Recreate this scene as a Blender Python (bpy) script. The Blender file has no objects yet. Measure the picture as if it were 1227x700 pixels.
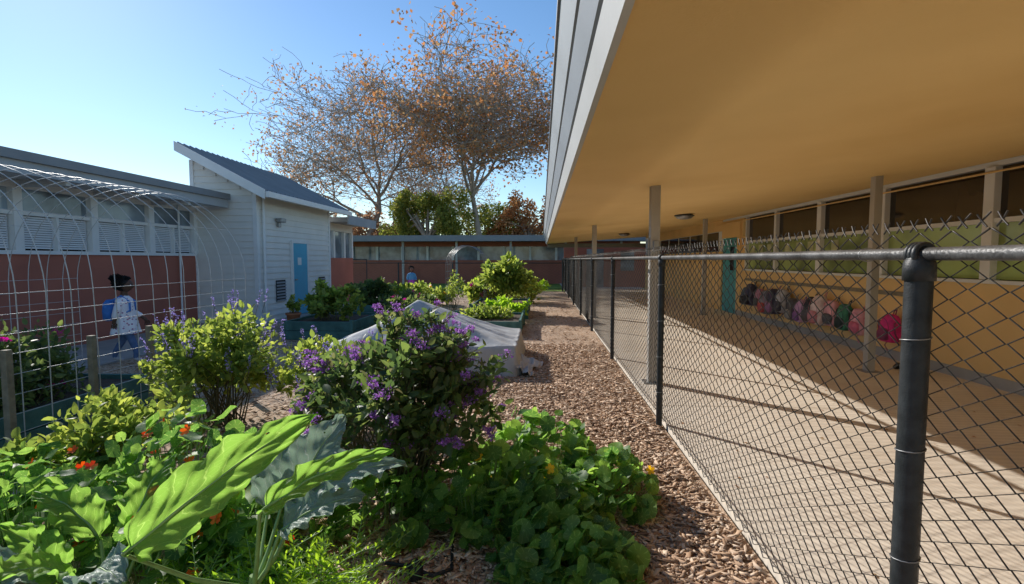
import bpy, math, random
import numpy as np
from mathutils import Vector, Matrix
random.seed(7); rng=np.random.default_rng(7)
C=bpy.context.scene.collection
R=math.radians

# ------------------------------------------------------------------ helpers
def empty(name,loc=(0,0,0)):
    o=bpy.data.objects.new(name,None); C.objects.link(o); return o
def link(name,me,mat=None,parent=None,smooth=False):
    o=bpy.data.objects.new(name,me); C.objects.link(o)
    if mat is not None:
        for m in (mat if isinstance(mat,(list,tuple)) else [mat]): me.materials.append(m)
    if parent is not None: o.parent=parent
    if smooth and hasattr(me,'polygons'):
        me.polygons.foreach_set('use_smooth',[True]*len(me.polygons))
    return o
def mesh(name,v,f,mat=None,parent=None,smooth=False):
    me=bpy.data.meshes.new(name); me.from_pydata([tuple(p) for p in v],[],f); me.update()
    return link(name,me,mat,parent,smooth)
BF=[(0,3,2,1),(4,5,6,7),(0,1,5,4),(1,2,6,5),(2,3,7,6),(3,0,4,7)]
def boxes(name,lst,mat,parent=None,bevel=0):
    v=[];f=[]
    for (x0,x1,y0,y1,z0,z1) in lst:
        b=len(v)
        v+=[(x0,y0,z0),(x1,y0,z0),(x1,y1,z0),(x0,y1,z0),(x0,y0,z1),(x1,y0,z1),(x1,y1,z1),(x0,y1,z1)]
        f+=[tuple(i+b for i in q) for q in BF]
    o=mesh(name,v,f,mat,parent)
    if bevel:
        m=o.modifiers.new('b','BEVEL'); m.width=bevel; m.segments=2
    return o
def box(name,x0,x1,y0,y1,z0,z1,mat,parent=None,bevel=0):
    return boxes(name,[(x0,x1,y0,y1,z0,z1)],mat,parent,bevel)
def wires(name,lines,r,mat,parent=None,res=1,radii=None):
    cu=bpy.data.curves.new(name,'CURVE'); cu.dimensions='3D'; cu.bevel_depth=r; cu.bevel_resolution=res
    cu.use_fill_caps=True
    for i,l in enumerate(lines):
        s=cu.splines.new('POLY'); s.points.add(len(l)-1)
        a=np.ones((len(l),4)); a[:,:3]=l
        s.points.foreach_set('co',a.ravel())
        if radii is not None: s.points.foreach_set('radius',np.asarray(radii[i],dtype=float))
        s.use_smooth=True
    cu.materials.append(mat)
    o=bpy.data.objects.new(name,cu); C.objects.link(o)
    if parent is not None:o.parent=parent
    return o
def nrm(a): return a/np.maximum(np.linalg.norm(a,axis=-1,keepdims=True),1e-9)
def scatter(name,tv,tf,P,D,N,S,mat,parent=None,smooth=False,uv=None):
    """many copies of a small template in one mesh; tf all same size"""
    tv=np.asarray(tv,float); tf=np.asarray(tf,int); P=np.asarray(P,float)
    D=nrm(np.asarray(D,float)); N=np.asarray(N,float)
    X=nrm(np.cross(D,N)); N=np.cross(X,D)
    S=np.asarray(S,float)
    if S.ndim==1: S=np.stack([S,S,S],1)
    n=len(P);k=len(tv)
    V=P[:,None,:]+(tv[None,:,0:1]*S[:,None,0:1])*X[:,None,:]+(tv[None,:,1:2]*S[:,None,1:2])*D[:,None,:]+(tv[None,:,2:3]*S[:,None,2:3])*N[:,None,:]
    F=(tf[None]+ (np.arange(n)*k)[:,None,None]).reshape(-1,tf.shape[1])
    me=bpy.data.meshes.new(name)
    me.vertices.add(n*k); me.vertices.foreach_set('co',V.ravel())
    me.loops.add(F.size); me.loops.foreach_set('vertex_index',F.ravel().astype(np.int32))
    me.polygons.add(len(F)); me.polygons.foreach_set('loop_start',(np.arange(len(F))*F.shape[1]).astype(np.int32))
    me.update(calc_edges=True)
    if uv is not None:
        u=me.uv_layers.new(name='UVMap'); uvv=np.asarray(uv,float)[tf.ravel()]
        u.data.foreach_set('uv',np.tile(uvv,(n,1)).ravel())
    return link(name,me,mat,parent,smooth)

# ------------------------------------------------------------------ materials
def newmat(name):
    m=bpy.data.materials.new(name); m.use_nodes=True; nt=m.node_tree
    return m,nt,nt.nodes['Principled BSDF']
def mat(name,col,rough=.7,var=.15,scale=3,bump=.0,bscale=60,metal=0,spec=.4,stain=None,stretch=None):
    m,nt,b=newmat(name); N=nt.nodes; L=nt.links
    tc=N.new('ShaderNodeTexCoord'); 
    nz=N.new('ShaderNodeTexNoise'); nz.inputs['Scale'].default_value=scale; nz.inputs['Detail'].default_value=6
    src=tc.outputs['Object']
    if stretch:
        mp=N.new('ShaderNodeMapping'); mp.inputs['Scale'].default_value=stretch; L.new(src,mp.inputs['Vector']); src=mp.outputs[0]
    L.new(src,nz.inputs['Vector'])
    cr=N.new('ShaderNodeValToRGB'); cr.color_ramp.elements[0].position=.3; cr.color_ramp.elements[1].position=.7
    lo=[c*(1-var) for c in col]; hi=[min(1,c*(1+var)) for c in col]
    if stain: lo=stain
    cr.color_ramp.elements[0].color=(*lo,1); cr.color_ramp.elements[1].color=(*hi,1)
    L.new(nz.outputs['Fac'],cr.inputs['Fac']); L.new(cr.outputs['Color'],b.inputs['Base Color'])
    b.inputs['Roughness'].default_value=rough; b.inputs['Metallic'].default_value=metal
    b.inputs['Specular IOR Level'].default_value=spec
    if bump:
        n2=N.new('ShaderNodeTexNoise'); n2.inputs['Scale'].default_value=bscale; n2.inputs['Detail'].default_value=4
        L.new(tc.outputs['Object'],n2.inputs['Vector'])
        bp=N.new('ShaderNodeBump'); bp.inputs['Strength'].default_value=bump; bp.inputs['Distance'].default_value=.02
        L.new(n2.outputs['Fac'],bp.inputs['Height']); L.new(bp.outputs['Normal'],b.inputs['Normal'])
    return m
def leafmat(name,cols,trans=.4,rough=.45,veins=None,spec=.4):
    m,nt,b=newmat(name); N=nt.nodes; L=nt.links
    g=N.new('ShaderNodeNewGeometry'); cr=N.new('ShaderNodeValToRGB')
    cr.color_ramp.elements[0].color=(*cols[0],1); cr.color_ramp.elements[1].color=(*cols[-1],1)
    for i,c in enumerate(cols[1:-1]):
        e=cr.color_ramp.elements.new((i+1)/(len(cols)-1)); e.color=(*c,1)
    L.new(g.outputs['Random Per Island'],cr.inputs['Fac'])
    col=cr.outputs['Color']
    if veins:
        tc=N.new('ShaderNodeTexCoord')
        sep=N.new('ShaderNodeSeparateXYZ'); L.new(tc.outputs['UV'],sep.inputs[0])
        if veins=='radial':
            mu=N.new('ShaderNodeMath'); mu.operation='MULTIPLY'; mu.inputs[1].default_value=9*2*math.pi
            L.new(sep.outputs[0],mu.inputs[0]); co=N.new('ShaderNodeMath'); co.operation='COSINE'; L.new(mu.outputs[0],co.inputs[0])
            th=N.new('ShaderNodeMapRange'); th.inputs[1].default_value=.86; th.inputs[2].default_value=1; L.new(co.outputs[0],th.inputs[0])
            c2=N.new('ShaderNodeMapRange'); c2.inputs[1].default_value=.16; c2.inputs[2].default_value=.05; L.new(sep.outputs[1],c2.inputs[0])
            mx=N.new('ShaderNodeMath'); mx.operation='MAXIMUM'; L.new(th.outputs[0],mx.inputs[0]); L.new(c2.outputs[0],mx.inputs[1])
            fac=mx.outputs[0]; amt=.4
        else:
            a=N.new('ShaderNodeMath'); a.operation='SUBTRACT'; a.inputs[1].default_value=.5; L.new(sep.outputs[0],a.inputs[0])
            ab=N.new('ShaderNodeMath'); ab.operation='ABSOLUTE'; L.new(a.outputs[0],ab.inputs[0])
            md=N.new('ShaderNodeMapRange'); md.inputs[1].default_value=.035; md.inputs[2].default_value=.015; L.new(ab.outputs[0],md.inputs[0])
            s1=N.new('ShaderNodeMath'); s1.operation='MULTIPLY'; s1.inputs[1].default_value=-.55; L.new(ab.outputs[0],s1.inputs[0])
            s2=N.new('ShaderNodeMath'); s2.operation='ADD'; L.new(s1.outputs[0],s2.inputs[0]); L.new(sep.outputs[1],s2.inputs[1])
            nz=N.new('ShaderNodeTexNoise'); nz.inputs['Scale'].default_value=5; L.new(tc.outputs['UV'],nz.inputs['Vector'])
            s3=N.new('ShaderNodeMath'); s3.operation='MULTIPLY_ADD'; s3.inputs[1].default_value=.22; L.new(nz.outputs['Fac'],s3.inputs[0]); L.new(s2.outputs[0],s3.inputs[2])
            s4=N.new('ShaderNodeMath'); s4.operation='MULTIPLY'; s4.inputs[1].default_value=8*2*math.pi; L.new(s3.outputs[0],s4.inputs[0])
            co=N.new('ShaderNodeMath'); co.operation='COSINE'; L.new(s4.outputs[0],co.inputs[0])
            th=N.new('ShaderNodeMapRange'); th.inputs[1].default_value=.95; th.inputs[2].default_value=1; L.new(co.outputs[0],th.inputs[0])
            mx=N.new('ShaderNodeMath'); mx.operation='MAXIMUM'; L.new(th.outputs[0],mx.inputs[0]); L.new(md.outputs[0],mx.inputs[1])
            vo=N.new('ShaderNodeTexVoronoi'); vo.feature='DISTANCE_TO_EDGE'; vo.inputs['Scale'].default_value=22; L.new(tc.outputs['UV'],vo.inputs['Vector'])
            ve=N.new('ShaderNodeMapRange'); ve.inputs[1].default_value=.06; ve.inputs[2].default_value=0; ve.inputs[4].default_value=.35; L.new(vo.outputs['Distance'],ve.inputs[0])
            m3=N.new('ShaderNodeMath'); m3.operation='MAXIMUM'; L.new(mx.outputs[0],m3.inputs[0]); L.new(ve.outputs[0],m3.inputs[1])
            fac=m3.outputs[0]; amt=.5
            bp=N.new('ShaderNodeBump'); bp.inputs['Strength'].default_value=.8; bp.inputs['Distance'].default_value=.008; bp.invert=True
            L.new(fac,bp.inputs['Height']); L.new(bp.outputs['Normal'],b.inputs['Normal'])
        sc=N.new('ShaderNodeMath'); sc.operation='MULTIPLY'; sc.inputs[1].default_value=amt; L.new(fac,sc.inputs[0])
        mixc=N.new('ShaderNodeMix'); mixc.data_type='RGBA'; L.new(sc.outputs[0],mixc.inputs[0]); L.new(col,mixc.inputs[6])
        c=cols[-1]; mixc.inputs[7].default_value=(min(1,c[0]*2+.05),min(1,c[1]*1.6+.05),min(1,c[2]*2+.04),1)
        col=mixc.outputs[2]
    L.new(col,b.inputs['Base Color']); b.inputs['Roughness'].default_value=rough; b.inputs['Specular IOR Level'].default_value=spec
    t=N.new('ShaderNodeBsdfTranslucent')
    hs=N.new('ShaderNodeHueSaturation'); hs.inputs['Hue'].default_value=.485; hs.inputs['Saturation'].default_value=1.08; hs.inputs['Value'].default_value=2.8
    L.new(col,hs.inputs['Color']); L.new(hs.outputs['Color'],t.inputs['Color'])
    ms=N.new('ShaderNodeMixShader'); ms.inputs[0].default_value=trans
    L.new(b.outputs[0],ms.inputs[1]); L.new(t.outputs[0],ms.inputs[2]); L.new(ms.outputs[0],N['Material Output'].inputs['Surface'])
    return m

M={}
M['yellow']=mat('wall_yellow',(.88,.58,.24),.75,.07,1.2,.15,120)
M['soffit']=mat('soffit_yellow',(.94,.65,.28),.8,.08,.5,.12,90,stain=(.85,.56,.215))
M['white']=mat('white_paint',(.80,.80,.78),.6,.05,3,.05,80)
M['wsiding']=mat('siding_paint',(.78,.76,.71),.65,.05,2,.08,60)
M['greyf']=mat('fascia_grey',(.30,.33,.36),.6,.1,1.2,.05,60)
M['greyl']=mat('fascia_light',(.40,.43,.45),.6,.1,1.2,.05,60)
M['trim']=mat('fascia_trim_paint',(.6,.6,.58),.6,.08,1.2,.05,60)
M['gap']=mat('fascia_gap',(.05,.055,.06),.8,.1)
M['roof']=mat('roof_grey',(.24,.255,.27),.5,.1,2)
M['red']=mat('wall_red',(.44,.15,.10),.8,.1,1.5,.1,80)
M['beam']=mat('beam_dark',(.22,.23,.22),.7,.1)
M['teal']=mat('door_teal',(.07,.38,.42),.5,.06,2)
M['bluedoor']=mat('door_blue',(.08,.42,.60),.5,.05,2)
M['metal']=mat('galv_metal',(.33,.33,.33),.45,.15,20,metal=.7)
M['black']=mat('black_post',(.03,.034,.036),.45,.4,25,.12,200)
M['rail']=mat('rail_paint',(.10,.10,.10),.45,.55,10,.2,90,metal=.3)
M['wire']=mat('fence_wire',(.06,.055,.05),.45,.3,30,metal=.4)
M['hoop']=mat('hoop_wire',(.6,.6,.57),.45,.15,20,metal=.2)
M['wood']=mat('wood_stake',(.26,.22,.15),.8,.25,14,.3,60)
M['bedgreen']=mat('bed_board',(.08,.19,.165),.7,.3,6,.2,50)
M['soil']=mat('soil',(.09,.062,.043),.95,.4,8,.8,30)
M['tarp']=mat('row_cover',(.50,.50,.485),.78,.16,3,.5,9)
M['conc2']=mat('concrete_grey',(.42,.40,.37),.85,.15,2,.2,60)
M['bark']=mat('tree_bark',(.40,.34,.27),.9,.35,2,.3,12)
M['stem']=mat('plant_stem',(.14,.12,.06),.7,.3,20)
M['stemg']=mat('leaf_stalk',(.25,.38,.12),.5,.15,20)
M['dark']=mat('dark_interior',(.02,.02,.022),.6,.2)
M['blind']=mat('window_blind',(.76,.78,.8),.6,.05)
M['paper']=mat('paper_art',(.5,.52,.3),.8,.35,5)
M['col']=mat('column_paint',(.46,.43,.38),.65,.2,3,.1,60,stretch=(1,1,.3))

def glassmat(name,col,rough=.06):
    m,nt,b=newmat(name); N=nt.nodes;L=nt.links
    tc=N.new('ShaderNodeTexCoord'); nz=N.new('ShaderNodeTexNoise'); nz.inputs['Scale'].default_value=1.4; nz.inputs['Detail'].default_value=3
    L.new(tc.outputs['Object'],nz.inputs['Vector'])
    cr=N.new('ShaderNodeValToRGB'); cr.color_ramp.elements[0].position=.38; cr.color_ramp.elements[1].position=.62
    cr.color_ramp.elements[0].color=(*[c*.55 for c in col],1); cr.color_ramp.elements[1].color=(*[c*1.3 for c in col],1)
    L.new(nz.outputs['Fac'],cr.inputs['Fac']); L.new(cr.outputs['Color'],b.inputs['Base Color'])
    b.inputs['Roughness'].default_value=rough; b.inputs['Specular IOR Level'].default_value=.7
    return m
M['glass']=glassmat('window_glass',(.03,.022,.016))
M['glassg']=glassmat('window_green_reflection',(.36,.45,.15),.15)  # mottled green base colour stands in for greenery reflected in the lower panes
M['glassb']=glassmat('window_glass_pale',(.26,.32,.37),.1)

def mulchmat(name,chips=False):
    m,nt,b=newmat(name); N=nt.nodes;L=nt.links
    b.inputs['Roughness'].default_value=.85; b.inputs['Specular IOR Level'].default_value=.2
    cols=[(.20,.12,.075),(.44,.28,.175),(.62,.43,.285),(.80,.63,.47),(.36,.22,.135)]
    cr=N.new('ShaderNodeValToRGB')
    cr.color_ramp.elements[0].color=(*cols[0],1); cr.color_ramp.elements[1].color=(*cols[-1],1)
    for i,c in enumerate(cols[1:-1]):
        e=cr.color_ramp.elements.new((i+1)/4); e.color=(*c,1)
    if chips:
        g=N.new('ShaderNodeNewGeometry'); L.new(g.outputs['Random Per Island'],cr.inputs['Fac'])
        L.new(cr.outputs[0],b.inputs['Base Color'])
    else:
        tc=N.new('ShaderNodeTexCoord')
        mp=N.new('ShaderNodeMapping'); mp.inputs['Scale'].default_value=(1,1.7,1); mp.inputs['Rotation'].default_value=(0,0,.6)
        nz=N.new('ShaderNodeTexNoise'); nz.inputs['Scale'].default_value=6
        L.new(tc.outputs['Object'],nz.inputs['Vector'])
        ad=N.new('ShaderNodeVectorMath'); ad.operation='MULTIPLY_ADD'; ad.inputs[1].default_value=(.5,.5,.5)
        L.new(nz.outputs['Color'],ad.inputs[0]); L.new(tc.outputs['Object'],ad.inputs[2]); L.new(ad.outputs[0],mp.inputs['Vector'])
        vo=N.new('ShaderNodeTexVoronoi'); vo.inputs['Scale'].default_value=30; L.new(mp.outputs[0],vo.inputs['Vector'])
        L.new(vo.outputs['Color'],cr.inputs['Fac'])
        n2=N.new('ShaderNodeTexNoise'); n2.inputs['Scale'].default_value=1.1; n2.inputs['Detail'].default_value=5; L.new(tc.outputs['Object'],n2.inputs['Vector'])
        r2=N.new('ShaderNodeMapRange'); r2.inputs[1].default_value=.3; r2.inputs[2].default_value=.7; r2.inputs[3].default_value=.6; r2.inputs[4].default_value=1.0
        L.new(n2.outputs['Fac'],r2.inputs[0])
        mm=N.new('ShaderNodeMix'); mm.data_type='RGBA'; mm.blend_type='MULTIPLY'; mm.inputs[0].default_value=1
        L.new(cr.outputs[0],mm.inputs[6]); L.new(r2.outputs[0],mm.inputs[7]); L.new(mm.outputs[2],b.inputs['Base Color'])
        bp=N.new('ShaderNodeBump'); bp.inputs['Strength'].default_value=.4; bp.inputs['Distance'].default_value=.01
        L.new(vo.outputs['Distance'],bp.inputs['Height']); L.new(bp.outputs[0],b.inputs['Normal'])
    return m
M['mulch']=mulchmat('mulch'); M['chips']=mulchmat('mulch_chips',True)

def concmat():
    m,nt,b=newmat('walkway_concrete'); N=nt.nodes;L=nt.links
    tc=N.new('ShaderNodeTexCoord'); nz=N.new('ShaderNodeTexNoise'); nz.inputs['Scale'].default_value=.9; nz.inputs['Detail'].default_value=9; nz.inputs['Roughness'].default_value=.65
    L.new(tc.outputs['Object'],nz.inputs['Vector'])
    cr=N.new('ShaderNodeValToRGB'); cr.color_ramp.elements[0].position=.3; cr.color_ramp.elements[1].position=.7
    cr.color_ramp.elements[0].color=(.70,.60,.48,1); cr.color_ramp.elements[1].color=(.87,.78,.65,1)
    L.new(nz.outputs['Fac'],cr.inputs['Fac'])
    mp=N.new('ShaderNodeMapping'); mp.inputs['Scale'].default_value=(.15,1,1); L.new(tc.outputs['Object'],mp.inputs['Vector'])
    wv=N.new('ShaderNodeTexWave'); wv.bands_direction='Y'; wv.inputs['Scale'].default_value=4.2; wv.inputs['Distortion'].default_value=1.6; wv.inputs['Detail'].default_value=3
    L.new(mp.outputs[0],wv.inputs['Vector'])
    mr=N.new('ShaderNodeMapRange'); mr.inputs[3].default_value=.92; mr.inputs[4].default_value=1.02; L.new(wv.outputs['Fac'],mr.inputs[0])
    mm=N.new('ShaderNodeMix'); mm.data_type='RGBA'; mm.blend_type='MULTIPLY'; mm.inputs[0].default_value=1
    L.new(cr.outputs[0],mm.inputs[6]); L.new(mr.outputs[0],mm.inputs[7]); L.new(mm.outputs[2],b.inputs['Base Color'])
    bp=N.new('ShaderNodeBump'); bp.inputs['Strength'].default_value=.2; bp.inputs['Distance'].default_value=.008
    L.new(wv.outputs['Fac'],bp.inputs['Height']); L.new(bp.outputs[0],b.inputs['Normal'])
    b.inputs['Roughness'].default_value=.8
    return m
M['conc']=concmat()
M['grass']=mat('grass',(.24,.36,.06),.9,.3,12,.6,80)
M['dirt']=mat('dirt',(.14,.11,.07),.95,.3,1.5,.4,20)

L_purp=leafmat('bush_leaf',[(.04,.075,.027),(.07,.115,.037),(.13,.19,.05),(.13,.12,.06)],.42)
L_nast=leafmat('nasturtium_leaf',[(.05,.125,.03),(.10,.21,.045),(.2,.34,.07)],.5,.5,'radial')
L_coll=leafmat('collard_leaf',[(.12,.24,.05),(.16,.30,.06)],.55,.55,'mid',.3)
L_kale=leafmat('blue_collard_leaf',[(.17,.26,.2),(.24,.32,.24)],.18,.5,'mid',.5)
L_lime=leafmat('mizuna_leaf',[(.17,.30,.035),(.26,.40,.05)],.5)
L_sage=leafmat('sage_leaf',[(.09,.14,.035),(.17,.23,.05),(.31,.36,.08)],.5)
L_dark=leafmat('dark_leaf',[(.05,.085,.03),(.09,.13,.04),(.15,.2,.06)],.42)
L_oran=leafmat('autumn_leaf',[(.26,.14,.06),(.40,.21,.08),(.36,.25,.12),(.18,.13,.07)],.4,.7)
L_brn=leafmat('autumn_leaf_brown',[(.26,.17,.10),(.34,.22,.12),(.26,.21,.13)],.4,.7)
L_gtree=leafmat('evergreen_leaf',[(.11,.15,.04),(.18,.22,.05),(.36,.35,.09)],.45,.6)
F_purp=leafmat('purple_flower',[(.17,.06,.22),(.28,.11,.36),(.42,.22,.5)],.3,.6)
F_lav=leafmat('lavender_flower',[(.24,.18,.44),(.38,.3,.58)],.3,.6)
F_red=leafmat('red_flower',[(.85,.09,.02),(.95,.24,.02)],.35,.5)
F_yel=leafmat('yellow_flower',[(.8,.45,.02),(.85,.55,.04)],.35,.5)
F_mag=leafmat('magenta_flower',[(.35,.02,.14),(.5,.04,.25)],.3,.5)

# ------------------------------------------------------------------ camera, light, world
cam=bpy.data.cameras.new('camera'); co=bpy.data.objects.new('camera',cam); C.objects.link(co)
cam.sensor_width=36; cam.lens=17.96; cam.clip_end=2000; cam.clip_start=.05
co.location=(0,0,1.5); co.rotation_euler=(R(90-3.65),0,R(3.3)); bpy.context.scene.camera=co
AZ,EL=-46,28
s=Vector((math.sin(R(AZ))*math.cos(R(EL)),math.cos(R(AZ))*math.cos(R(EL)),math.sin(R(EL))))
sl=bpy.data.lights.new('sun','SUN'); sl.energy=5.0; sl.angle=R(.5); sl.color=(1,.95,.88)
so=bpy.data.objects.new('sun',sl); C.objects.link(so); so.rotation_euler=(-s).to_track_quat('-Z','Y').to_euler()
w=bpy.data.worlds.new('World'); bpy.context.scene.world=w; w.use_nodes=True
sk=w.node_tree.nodes.new('ShaderNodeTexSky'); sk.sky_type='NISHITA'; sk.sun_disc=False
sk.sun_elevation=R(EL); sk.sun_rotation=R(AZ); sk.altitude=100; sk.air_density=1.1; sk.dust_density=.11; sk.ozone_density=3.5
hs=w.node_tree.nodes.new('ShaderNodeHueSaturation'); hs.inputs['Saturation'].default_value=1.1
bg=w.node_tree.nodes['Background']; bg.inputs[1].default_value=.15
w.node_tree.links.new(sk.outputs[0],hs.inputs['Color']); w.node_tree.links.new(hs.outputs[0],bg.inputs[0])
vs=bpy.context.scene.view_settings; vs.view_transform='Standard'; vs.look='None'; vs.exposure=0

# ------------------------------------------------------------------ ground
def sheet(name,x0,x1,y0,y1,z,m,parent=None): return mesh(name,[(x0,y0,z),(x1,y0,z),(x1,y1,z),(x0,y1,z)],[(0,1,2,3)],m,parent)
sheet('ground',-400,400,-300,600,-.02,M['dirt'])
sheet('mulch_path',-6.2,1.1,-4,24,-.004,M['mulch'])
sheet('grass_lawn',-30,12,24.05,31.5,.0,M['grass'])
walk=empty('walkway')
jl=[]; y=-4.0
while y<31:
    jl.append((1.12,5.2,y,y+3.035,-.1,.03)); y+=3.05
boxes('slabs',jl,M['conc'],walk)
box('garden_pavement',-8.05,-6.25,-4,22,-.05,.006,M['conc2'])

def chips(name,n,x0,x1,y0,y1,pw):
    u=rng.random(n); yy=y0*(y1/y0)**u if pw else y0+(y1-y0)*u
    xx=rng.uniform(x0,x1,n)
    P=np.stack([xx,yy,rng.uniform(.0,.012,n)],1)
    P[:,2]+=.010*np.sin(xx*5+yy*3)*np.sin(yy*4-xx*2)+.006
    a=rng.uniform(0,2*math.pi,n)
    D=np.stack([np.cos(a),np.sin(a),rng.normal(0,.17,n)],1); N=np.stack([rng.normal(0,.28,n),rng.normal(0,.28,n),np.ones(n)],1)
    Lh=np.exp(rng.normal(math.log(.017),.6,n)).clip(.005,.055)
    S=np.stack([(Lh*rng.uniform(.15,.5,n)).clip(.002,.013),Lh,rng.uniform(.001,.003,n)],1)
    tv=[(-1,-1,-1),(1,-.7,-1),(.7,1,-1),(-.5,.8,-1),(-1,-1,1),(1,-.7,1),(.7,1,1),(-.5,.8,1)]
    return scatter(name,tv,BF,P,D,N,S,M['chips'])
c1=chips('mulch_chips',46000,-1.5,1.06,1.6,9,True)
c2=chips('far_chips',12000,-6,1.06,4,18,True); c2.parent=c1
n=260; P=np.stack([rng.uniform(1.2,5.0,n),rng.uniform(2,22,n),np.full(n,.036)],1)
P2=np.stack([rng.uniform(-2,1,n),rng.uniform(2,16,n),np.full(n,.03)],1); P=np.concatenate([P,P2]); n=len(P)
D=np.stack([rng.normal(0,1,n),rng.normal(0,1,n),rng.normal(0,.08,n)],1); N=np.stack([rng.normal(0,.25,n),rng.normal(0,.25,n),np.ones(n)],1)
scatter('fallen_leaves',[(0,0,0),(.42,.45,.1),(0,1,-.05),(-.42,.45,.1)],[(0,1,2,3)],P,D,N,rng.uniform(.015,.04,n),L_brn)

# ------------------------------------------------------------------ chain link fence
fence=empty('chain_link_fence')
FX=1.06
def link_mesh(name,y0,y1,z0,z1,r,res,axis='y',off=FX,parent=fence,cw=.058,m=None):
    n=int((y1-y0)/cw); ch=cw/2*1.05; k=int((z1-z0)/ch); lines=[]
    for i in range(n):
        yc=y0+(i+.5)*cw
        z=z0+np.arange(k+1)*ch
        sgn=np.where((np.arange(k+1)+i)%2==0,1,-1)
        yy=yc+sgn*cw*.5; xx=off+sgn*.0022
        sag=.006*np.sin(z*3+yc*2)+.004*np.sin(yc*3.1)
        if axis=='y': pts=np.stack([xx+sag,yy+.005*np.sin(yc*5+z*4),z+.004*np.sin(yc*1.7)],1)
        else: pts=np.stack([yy,xx,z],1)
        lines.append(pts)
    return wires(name,lines,r,m or M['wire'],parent,res)
link_mesh('mesh_near',-.6,5,.05,1.60,.0026,1,off=FX+.03)
link_mesh('mesh_far',5,26,.05,1.60,.0023,0,off=FX+.03)
NP=1.50
ys=[-1.55]+[NP+3.08*i for i in range(9)]
wires('posts',[[(FX,y,-.05),(FX,y,1.54)] for y in ys if y!=NP],.028,M['black'],fence,4)
wires('post_near',[[(FX,NP,-.05),(FX,NP,1.50)]],.034,M['black'],fence,6)
wires('top_rail',[[(FX,-1.5,1.515),(FX,26,1.515)]],.0185,M['rail'],fence,5)
wires('tension_wire',[[(FX+.03,-1.5,.08),(FX+.03,26,.08)]],.003,M['wire'],fence,1)
def lathe(name,prof,loc,m,parent,n=20):
    v=[];f=[]
    for (r,z) in prof:
        for i in range(n):
            a=2*math.pi*i/n; v.append((loc[0]+r*math.cos(a),loc[1]+r*math.sin(a),loc[2]+z))
    for j in range(len(prof)-1):
        for i in range(n):
            f.append((j*n+i,j*n+(i+1)%n,(j+1)*n+(i+1)%n,(j+1)*n+i))
    f.append(tuple(range(n-1,-1,-1))); f.append(tuple((len(prof)-1)*n+i for i in range(n)))
    return mesh(name,v,f,m,parent,True)
for y in ys:
    k=.039 if abs(y-NP)<.01 else .032
    lathe('cap',[(k,1.44),(k,1.475),(k*.97,1.49),(k*.8,1.505),(k*.5,1.53),(k*.3,1.545),(.003,1.55)],(FX,y,0),M['black'],fence)
    ring=[(FX+.026*math.cos(a),y,1.515+.026*math.sin(a)) for a in np.linspace(0,2*math.pi,17)]
    wires('rail_loop',[[(p[0],p[1]-.015,p[2]) for p in ring],[(p[0],p[1]+.0,p[2]) for p in ring],[(p[0],p[1]+.015,p[2]) for p in ring]],.009,M['black'],fence,2)
tie=[]
for y in ys:
    for z in (.3,.62,.94,1.26):
        tie.append([(FX+.036*math.cos(a),y+.036*math.sin(a),z+.004*a) for a in np.linspace(0,6.3,14)])
for y in np.arange(-.5,9,.75):
    tie.append([(FX+.012+.030*math.cos(a),y,1.515+.022*math.sin(a)) for a in np.linspace(0,6.3,12)])
wires('tie_wires',tie,.0018,M['metal'],fence,1)
kn=[]
for i in range(int(20/.058)):
    y=-.6+(i+.5)*.058; j=random.uniform(-.006,.006)
    kn.append([(FX+.03,y-.018,1.58),(FX+.03,y,1.598),(FX+.03+j,y+.011+j,1.615+j*.5)]); kn.append([(FX+.034,y+.018,1.58),(FX+.034,y,1.598),(FX+.034-j,y-.011+j,1.615-j*.5)])
wires('knuckles',kn,.0024,M['wire'],fence,1)
fr=empty('chain_link_fence.001')
link_mesh('mesh',-12,1.0,.05,1.3,.003,0,'x',24.0,fr,.12)
wires('posts',[[(x,24,-.05),(x,24,1.36)] for x in np.arange(-12,1.1,2.6)],.04,M['black'],fr,2)
wires('rails',[[(-12,24,1.33),(1.0,24,1.33)],[(-12,24,.1),(1.0,24,.1)]],.022,M['black'],fr,2)

# ------------------------------------------------------------------ right building (covered walkway)
rb=empty('yellow_school_building')
def sz(x): return 2.28+(x-.25)*.070
ya,yb=-4,26
xe,xw=.25,5.2
mesh('soffit',[(xe,ya,sz(xe)),(xw,ya,sz(xw)),(xw,yb,sz(xw)),(xe,yb,sz(xe)),
               (xe,ya,sz(xe)+.05),(xw,ya,sz(xw)+.05),(xw,yb,sz(xw)+.05),(xe,yb,sz(xe)+.05)],BF,M['soffit'],rb)
def fas(name,xa,za,xb,zb,t,m):
    return mesh(name,[(xa,ya,za),(xa+t,ya,za),(xa+t,yb,za),(xa,yb,za),(xb,ya,zb),(xb+t,ya,zb),(xb+t,yb,zb),(xb,yb,zb)],BF,m,rb)
fas('fascia_trim',.243,2.262,.205,2.37,.03,M['trim'])
fas('fascia_gap',.222,2.372,.212,2.398,.03,M['gap'])
fas('fascia_board',.196,2.40,.15,2.53,.03,M['greyf'])
fas('fascia_gap2',.166,2.532,.158,2.552,.03,M['gap'])
fas('fascia_board2',.14,2.554,.085,2.72,.03,M['greyl'])
fas('fascia_edge',.072,2.722,.072,2.76,.05,M['roof'])
mesh('roof_deck',[(.08,ya,2.74),(12,ya,3.5),(12,yb,3.5),(.08,yb,2.74),(.08,ya,2.765),(12,ya,3.55),(12,yb,3.55),(.08,yb,2.765)],BF,M['roof'],rb)
sill=1.22
box('lower_wall',xw,xw+.2,ya,14.0,0,sill,M['yellow'],rb)
box('wall_beyond',xw,xw+.2,15.15,26,0,1.72,M['yellow'],rb)
box('wall_beyond_top',xw,xw+.2,15.15,26,2.32,2.7,M['yellow'],rb)
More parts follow.
